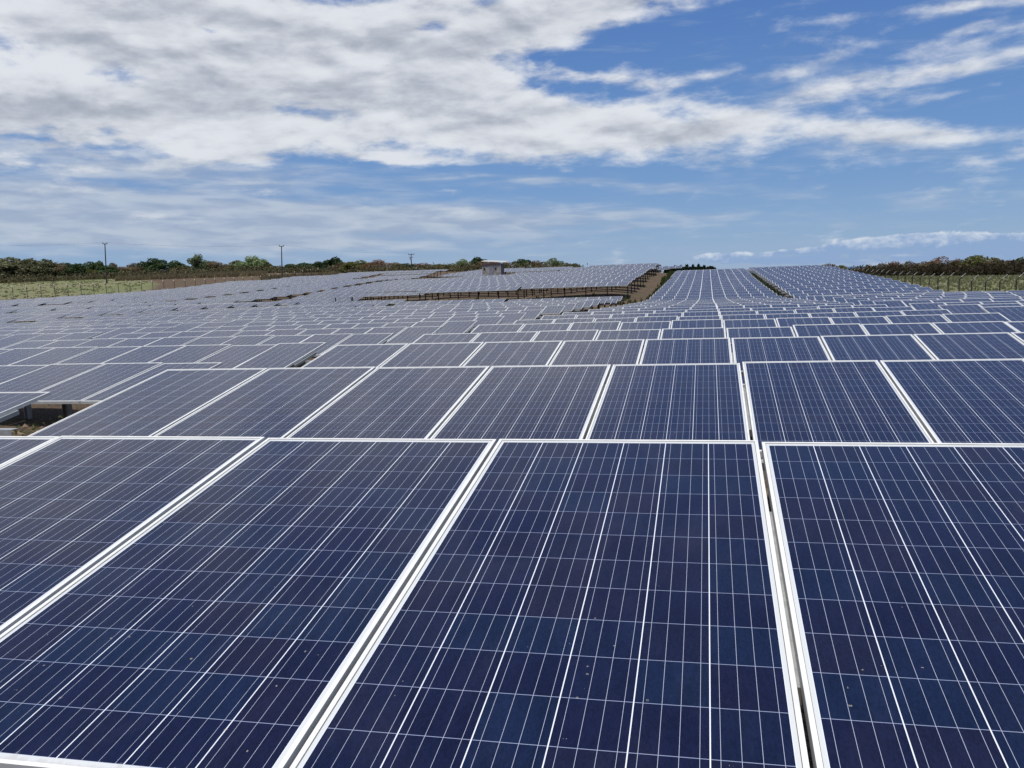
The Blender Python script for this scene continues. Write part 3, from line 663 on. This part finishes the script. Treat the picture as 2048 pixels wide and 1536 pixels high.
# ------------------------------------------------------------------ trees
def leaf_mat(name, cols):
    m, k, b = new_mat(name)
    g = k.n.new('ShaderNodeNewGeometry'); oi = k.n.new('ShaderNodeObjectInfo')
    n = k.noise(k.vadd(g.outputs['Position'], (0, 0, 0)), 0.55, 4, 0.6)
    rp = g.outputs['Random Per Island']
    c = k.mix(k.smooth(n, 0.35, 0.65), cols[0], cols[1]); c = k.mix(k.mul(k.smooth(rp, 0.55, 1.0), 0.8), c, cols[2])
    v = k.add(k.mul(oi.outputs['Random'], 0.5), 0.75); c = k.mix(1.0, c, k.comb(v, v, v), 'MULTIPLY')
    k.l.new(c, b.inputs['Base Color']); b.inputs['Roughness'].default_value = 0.75; b.inputs['Specular IOR Level'].default_value = 0.2
    tr = k.n.new('ShaderNodeBsdfTranslucent'); k.l.new(c, tr.inputs[0]); mx = k.n.new('ShaderNodeMixShader'); mx.inputs[0].default_value = 0.4
    k.l.new(b.outputs[0], mx.inputs[1]); k.l.new(tr.outputs[0], mx.inputs[2]); k.l.new(mx.outputs[0], k.n['Material Output'].inputs[0])
    return m
LM = {'g': leaf_mat('dark_green_leaves', [(.034, .062, .024), (.066, .104, .040), (.105, .145, .060)]),
      'o': leaf_mat('olive_leaves', [(.085, .105, .030), (.153, .160, .051), (.220, .203, .076)]),
      'l': leaf_mat('pale_green_leaves', [(.119, .177, .076), (.203, .254, .119), (.288, .321, .169)]),
      'b': leaf_mat('dry_brown_twigs', [(.119, .085, .051), (.194, .144, .093), (.169, .169, .068)]),
      'r': leaf_mat('reddish_dry_leaves', [(.135, .071, .044), (.220, .119, .071), (.169, .144, .068)]),
      'y': leaf_mat('grey_green_leaves', [(.093, .105, .051), (.160, .165, .093), (.236, .220, .126)]),
      'c': leaf_mat('dark_needles', [(.014, .027, .014), (.022, .041, .019), (.027, .047, .027)])}
M_BARK = simple_mat('grey_brown_bark', (.10, .075, .055), .9, 0, .3, 3.0)
def crown_mesh(kind, seed):
    r = np.random.RandomState(seed); m = MB()
    if kind == 'c':
        for i in range(900):
            h = r.rand()**.8; rad = .34*(1-h)**.9+.03; a = r.rand()*6.28; rr = rad*(.4+.6*r.rand())
            c = np.array([rr*math.cos(a), rr*math.sin(a), .06+.94*h]); s_ = .05
            d1 = r.randn(3)*s_; d2 = r.randn(3)*s_*.5; m.quad(tuple(c-d1), tuple(c+d2), tuple(c+d1), tuple(c-d2))
        return m.mesh('crown', [LM[kind]])
    nl = 9 if kind in 'gy' else 8; lobes = []
    for i in range(nl):
        a = r.rand()*6.28; q = r.rand()**.6*.36; h = .42+.42*r.rand()*(1-q*.8)
        lobes.append((q*math.cos(a), q*math.sin(a), h, .13+.12*r.rand(), .11+.09*r.rand()))
    lobes.append((0, 0, .78, .2, .2)); lobes += [(.2, -.1, .35, .24, .2), (-.22, 0, .33, .24, .2), (0, .1, .2, .3, .17), (.26, .1, .14, .22, .14), (-.27, -.1, .15, .22, .14), (0, -.2, .12, .25, .12)]
    sparse = {'g': 1.0, 'o': .85, 'l': .6, 'b': .65, 'r': .75, 'y': .95}[kind]
    for (x, y, z, rw, rh) in lobes:
        for i in range(int(300*sparse*(rw/.19)**1.5)):
            d = r.randn(3); d /= np.linalg.norm(d); q = .45+.55*r.rand()**.4
            if r.rand() < .08: q *= 1.25
            c = np.array([x+d[0]*rw*q, y+d[1]*rw*q, z+d[2]*rh*q]); s_ = .022+.022*r.rand()
            d1 = r.randn(3); d1 /= np.linalg.norm(d1); d2 = np.cross(d1, r.randn(3)); d2 /= np.linalg.norm(d2)
            if kind in 'br': d1 = d1*s_*1.0; d2 = d2*s_*.45
            else: d1 = d1*s_; d2 = d2*s_*.75
            m.quad(tuple(c-d1), tuple(c+d2), tuple(c+d1), tuple(c-d2))
    return m.mesh('crown', [LM[kind]])
def trunk_mesh(seed):
    r = np.random.RandomState(seed+50); m = MB()
    m.tube([(0, 0, -.12), (.01, .01, .18), (.02*r.randn(), .02*r.randn(), .42)], [.028, .022, .015], 6)
    for i in range(6):
        a = r.rand()*6.28; q = .16+.22*r.rand(); z1 = .14+.2*r.rand()
        m.tube([(0, 0, z1), (q*.5*math.cos(a), q*.5*math.sin(a), z1+.16), (q*math.cos(a), q*math.sin(a), z1+.26+.25*r.rand())], [.014, .009, .004], 5)
        b_ = a+r.randn()*.6; m.tube([(q*.5*math.cos(a), q*.5*math.sin(a), z1+.16), (q*.9*math.cos(b_), q*.9*math.sin(b_), z1+.45)], [.007, .003], 4)
    return m.mesh('trunk', [M_BARK])
CM = {kd: [crown_mesh(kd, 10*i+ord(kd)) for i in range(3)] for kd in LM}; TM = [trunk_mesh(i) for i in range(3)]
KN = {'g': ('dark green bushy tree', 'leafy_tree'), 'o': ('olive green tree', 'leafy_tree'), 'l': ('airy pale green tree', 'leafy_tree'), 'b': ('bare brown dry tree', 'dry_tree'),
      'r': ('reddish brown dry tree', 'dry_tree'), 'y': ('grey green bushy tree', 'leafy_tree'), 'c': ('dark pointed conifer', 'conifer_tree')}
TREES = [(-22, 516, 95, 'y'), (22, 513, 90, 'y'), (60, 516, 70, 'y'), (92, 517, 60, 'y'), (112, 523, 40, 'b'), (132, 524, 52, 'g'), (158, 526, 44, 'g'), (180, 522, 48, 'g'), (200, 521, 30, 'g'),
         (226, 524, 26, 'b'), (246, 532, 50, 'b'), (268, 525, 34, 'b'), (286, 529, 34, 'b'), (308, 515, 54, 'g'), (350, 520, 42, 'g'), (372, 530, 34, 'o'), (398, 506, 40, 'l'), (428, 521, 42, 'b'),
         (452, 527, 40, 'b'), (476, 520, 46, 'o'), (505, 510, 60, 'l'), (530, 521, 36, 'o'), (548, 531, 44, 'b'), (580, 527, 44, 'g'), (608, 525, 48, 'g'), (638, 522, 38, 'g'), (672, 513, 40, 'g'), (700, 523, 40, 'o'),
         (722, 519, 50, 'o'), (757, 518, 60, 'r'), (790, 524, 40, 'b'), (812, 526, 40, 'g'), (846, 525, 44, 'r'), (880, 528, 48, 'o'), (905, 526, 40, 'o'), (926, 517, 34, 'l'), (955, 513, 36, 'g'), (988, 521, 34, 'b'), (1012, 524, 34, 'b'),
         (1043, 517, 38, 'g'), (1072, 520, 40, 'r'), (1107, 515, 34, 'l'), (1132, 525, 40, 'o'), (1150, 526, 26, 'g'), (1200, 530, 44, 'b'), (1242, 529, 22, 'r'), (1300, 526, 46, 'b'),
         (1655, 526, 44, 'b'), (1684, 529, 30, 'o'), (1712, 534, 34, 'b'), (1738, 530, 40, 'b'), (1764, 525, 40, 'b'), (1790, 521, 44, 'r'), (1818, 521, 40, 'b'), (1848, 521, 40, 'b'), (1884, 511, 54, 'r'), (1916, 516, 44, 'b'),
         (1955, 509, 66, 'o'), (1990, 517, 46, 'b'), (2018, 519, 44, 'b'), (2042, 514, 44, 'g'), (2075, 516, 50, 'o')]
r8 = np.random.RandomState(3)
for i, (px, *_r) in enumerate(list(TREES)):              # the second rank that closes the gaps
    if px < 1160 and i % 2 == 0: TREES.append((px+12+r8.randint(-4, 5), _r[0]+10+r8.randint(0, 5), 50, 'bogyo'[r8.randint(5)]))
    if px > 1720 and i % 2 == 0: TREES.append((px+14, _r[0]+7, 50, 'brb'[r8.randint(3)]))
CON = [(x_, 533+3*abs(math.sin(x_*1.7)), 20) for x_ in (1334, 1345, 1356, 1368, 1380, 1392, 1403, 1415, 1425)] + [(1338, 535, 16), (1350, 533, 16), (1362, 532, 14), (1374, 530.5, 14), (1386, 531, 14), (1397, 529.5, 15), (1409, 532, 14), (1420, 534, 14), (1430, 537, 12)]
ALLT = [(px, yt, w, kd, (330 if px < 700 else 300) if px < 1160 else (190 if px < 1320 else (210 if px < 1700 else 235))) for px, yt, w, kd in TREES]
ALLT += [(px, yt, w, 'c', 420) for px, yt, w in CON]
ALLT.sort(key=lambda t: t[0])
usedl = {}
for i, (px, yt, w, kd, D) in enumerate(ALLT):
    D = D+r8.rand()*12; x, y = at_px(px, D); z0 = gz(x, y); H = z_at(px, yt, D)-z0
    dep = D*math.cos(math.atan2(px-1024, F_PX)); Wm = w*1.18*dep/F_PX
    if H > 9.5: z0 += H-9.5; H = 9.5
    e = empty(KN[kd][1], (x, y, z0), (0, 0, r8.rand()*6.28))
    nm = KN[kd][0]
    if kd == 'c': lab = 'small %s of the far line between the hills, %s from left' % (nm, ordn(1+sum(1 for t in ALLT if t[3] == 'c' and t[0] < px)))
    else:
        xs_ = [t[0] for t in ALLT if t[3] != 'c']
        def rank(x0, x1): return sum(1 for q in xs_ if min(x0, x1) < q < max(x0, x1))+1
        if px <= 211: lab = '%s, %s tree left of the leftmost utility pole' % (nm, ordn(rank(px, 211)))
        elif px <= 387: lab = '%s, %s tree right of the leftmost utility pole' % (nm, ordn(rank(211, px)))
        elif px <= 563: lab = '%s, %s tree left of the middle utility pole' % (nm, ordn(rank(px, 563)))
        elif px <= 700: lab = '%s, %s tree right of the middle utility pole' % (nm, ordn(rank(563, px)))
        elif px <= 823: lab = '%s, %s tree left of the transformer pole' % (nm, ordn(rank(px, 823)))
        elif px <= 900: lab = '%s, %s tree right of the transformer pole' % (nm, ordn(rank(823, px)))
        elif px <= 985: lab = '%s, %s tree left of the shed roof centre' % (nm, ordn(rank(px, 985)))
        elif px <= 1320: lab = '%s, %s tree right of the shed roof centre' % (nm, ordn(rank(985, px)))
        else: lab = '%s beyond the right fence, %s from the picture\'s right edge' % (nm, ordn(rank(px, 2500)))
    if kd == 'c': Wm *= 1.7
    tag(e, lab, 'tree', 'trees and thicket round the solar field' if kd != 'c' else 'far conifers')
    c_ = link('crown', CM[kd][i % 3], e); t_ = link('trunk', TM[i % 3], e)
    for q in (c_, t_): q.scale = (Wm, Wm, H)
# low undergrowth under the trees
def scatter_leaves(name, label, cat, mat, pts, hmin, hmax, wdt, per, size):
    m = MB()
    for (x, y) in pts:
        h = hmin+(hmax-hmin)*rng.rand(); zb = gz(x, y)
        for q in range(per):
            c = np.array([x+rng.randn()*wdt, y+rng.randn()*wdt, zb+h*rng.rand()**.8]); d1 = rng.randn(3)*size; d2 = rng.randn(3)*size*.6
            m.quad(tuple(c-d1), tuple(c+d2), tuple(c+d1), tuple(c-d2))
    o = m.build(name, mat); tag(o, label, cat, kind='stuff'); return o
pts = []
for px in np.arange(-60, 1170, 4): pts += [at_px(px, 318+rng.rand()*10) if px < 700 else at_px(px, 290+rng.rand()*8)]
scatter_leaves('undergrowth', 'dry brown and olive thicket under the trees on the left horizon', 'undergrowth', leaf_mat('thicket_leaves', [(.080, .074, .038), (.12, .108, .058), (.16, .14, .08)]), pts, 1.0, 2.8, 1.2, 34, .24)
pts = [at_px(px, 228+rng.rand()*8) for px in np.arange(1700, 2110, 4)]
scatter_leaves('undergrowth', 'dark brown thicket behind the meadow on the right', 'undergrowth', leaf_mat('dark_thicket', [(.028, .022, .014), (.05, .04, .024), (.05, .05, .02)]), pts, 2.2, 3.8, .8, 60, .22)
# ------------------------------------------------------------------ grass, weeds, stones
def tufts(name, label, mat, pts, h, n=3, sp=.25, zf=None):
    v, f = [], []; P = np.array(pts); Z = ground_rel(P[:, 0], P[:, 1])+CAMZ
    for (x, y), z in zip(pts, Z):
        for q in range(n):
            a = rng.rand()*6.28; hh = h*(.5+.8*rng.rand()); dx, dy = math.cos(a)*sp*.35, math.sin(a)*sp*.35; ox, oy = (rng.rand(2)-.5)*sp; lx, ly = (rng.rand(2)-.5)*hh*.6
            i = len(v); v += [(x+ox-dx, y+oy-dy, z-.03), (x+ox+dx, y+oy+dy, z-.03), (x+ox+lx, y+oy+ly, z+hh)]; f.append((i, i+1, i+2))
    me = bpy.data.meshes.new(name); me.from_pydata(v, [], f); me.materials.append(mat); me.update(); o = link(name, me)
    tag(o, label, 'grass', kind='stuff'); return o
GRASS = leaf_mat('meadow_grass', [(.19, .205, .095), (.24, .24, .12), (.32, .30, .17)])
pts = [(19.5+60*rng.rand()**1.3, 45+200*rng.rand()) for _ in range(9000)]
tufts('meadow_grass', 'tall yellow green grass of the meadow behind the right fence', GRASS, pts, .38, 3, .7)
pts = []
while len(pts) < 1800:
    x, y = -120-130*rng.rand(), 110+190*rng.rand()
    if -x-.69*y > 0 and (y-165)*.409-(x+149) > 1: pts.append((x, y))
tufts('meadow_grass', 'pale green grass of the meadow behind the left fence', GRASS, pts, .25, 3, 1.2)
WEED = leaf_mat('weed_leaves', [(.030, .055, .014), (.060, .085, .025), (.14, .13, .05)])
pts = []
for y in np.arange(62, 135, .4): pts += [(5.85+rng.randn()*.25, y) for _ in range(12)]
for y in np.arange(60, 140, .6): pts += [(-5.1+rng.randn()*.22, y) for _ in range(4)]
for x in np.arange(-45, -5, .5): pts += [(x, 81.5+rng.randn()*1.0+(max(0, -28-x))*.9) for _ in range(3)]
for _ in range(300): pts.append((-6+rng.randn()*.8, 3+70*rng.rand()))
tufts('aisle_weeds', 'green and straw coloured weeds along the earth aisle and gaps', WEED, pts, .38, 5, .3)
STRAW = leaf_mat('straw', [(.22, .17, .09), (.32, .25, .15), (.12, .12, .05)])
pts = [at_px(520+160*rng.rand(), 262+30*rng.rand()) for _ in range(1500)] + [at_px(230+300*rng.rand(), 296+18*rng.rand()) for _ in range(2200)]
tufts('straw_grass', 'dry straw coloured grass on the earth bank before the left trees', STRAW, pts, 1.0, 3, .6)
# low leafy weeds in the open patch left of the second row
m = MB()
for _ in range(150):
    x, y = -12+rng.rand()*6.5, 8.0+rng.rand()*6.5; z = gz(x, y)
    for q in range(14):
        a = rng.rand()*6.28; c = Vector((x+rng.randn()*.09, y+rng.randn()*.09, z+.03+rng.rand()*.22)); d = Vector((math.cos(a), math.sin(a), .5))*.045; e_ = Vector((-math.sin(a), math.cos(a), .1))*.02
        m.quad(tuple(c-d), tuple(c-e_), tuple(c+d), tuple(c+e_))
tag(m.build('low_weeds', WEED), 'small leafy weeds on the bare earth beneath the left panels', 'weeds', kind='stuff')
m = MB()
for _ in range(6000):
    if rng.rand() < .45: x, y = -.4+rng.rand()*2.4, -.3+rng.rand()*8
    else: x, y = -13+rng.rand()*9, 5+rng.rand()*11
    z = gz(x, y); s_ = .015+.065*rng.rand()**2.2; i = len(m.v)
    for q in range(5):
        w = q/5*6.28; m.v.append((x+math.cos(w)*s_*(.7+.6*rng.rand()), y+math.sin(w)*s_*(.7+.6*rng.rand()), z-.01+s_*.15*rng.rand()))
    m.v.append((x+rng.randn()*s_*.2, y+rng.randn()*s_*.2, z+s_*(.5+.5*rng.rand())))
    for q in range(5): m.f.append((i+q, i+(q+1) % 5, i+5)); m.mi.append(0)
tag(m.build('stones', simple_mat('brown_field_stones', (.20, .14, .10), .95, 0, .5, 9.0)), 'brown stones and rubble on the earth under the panels', 'stones', kind='stuff')
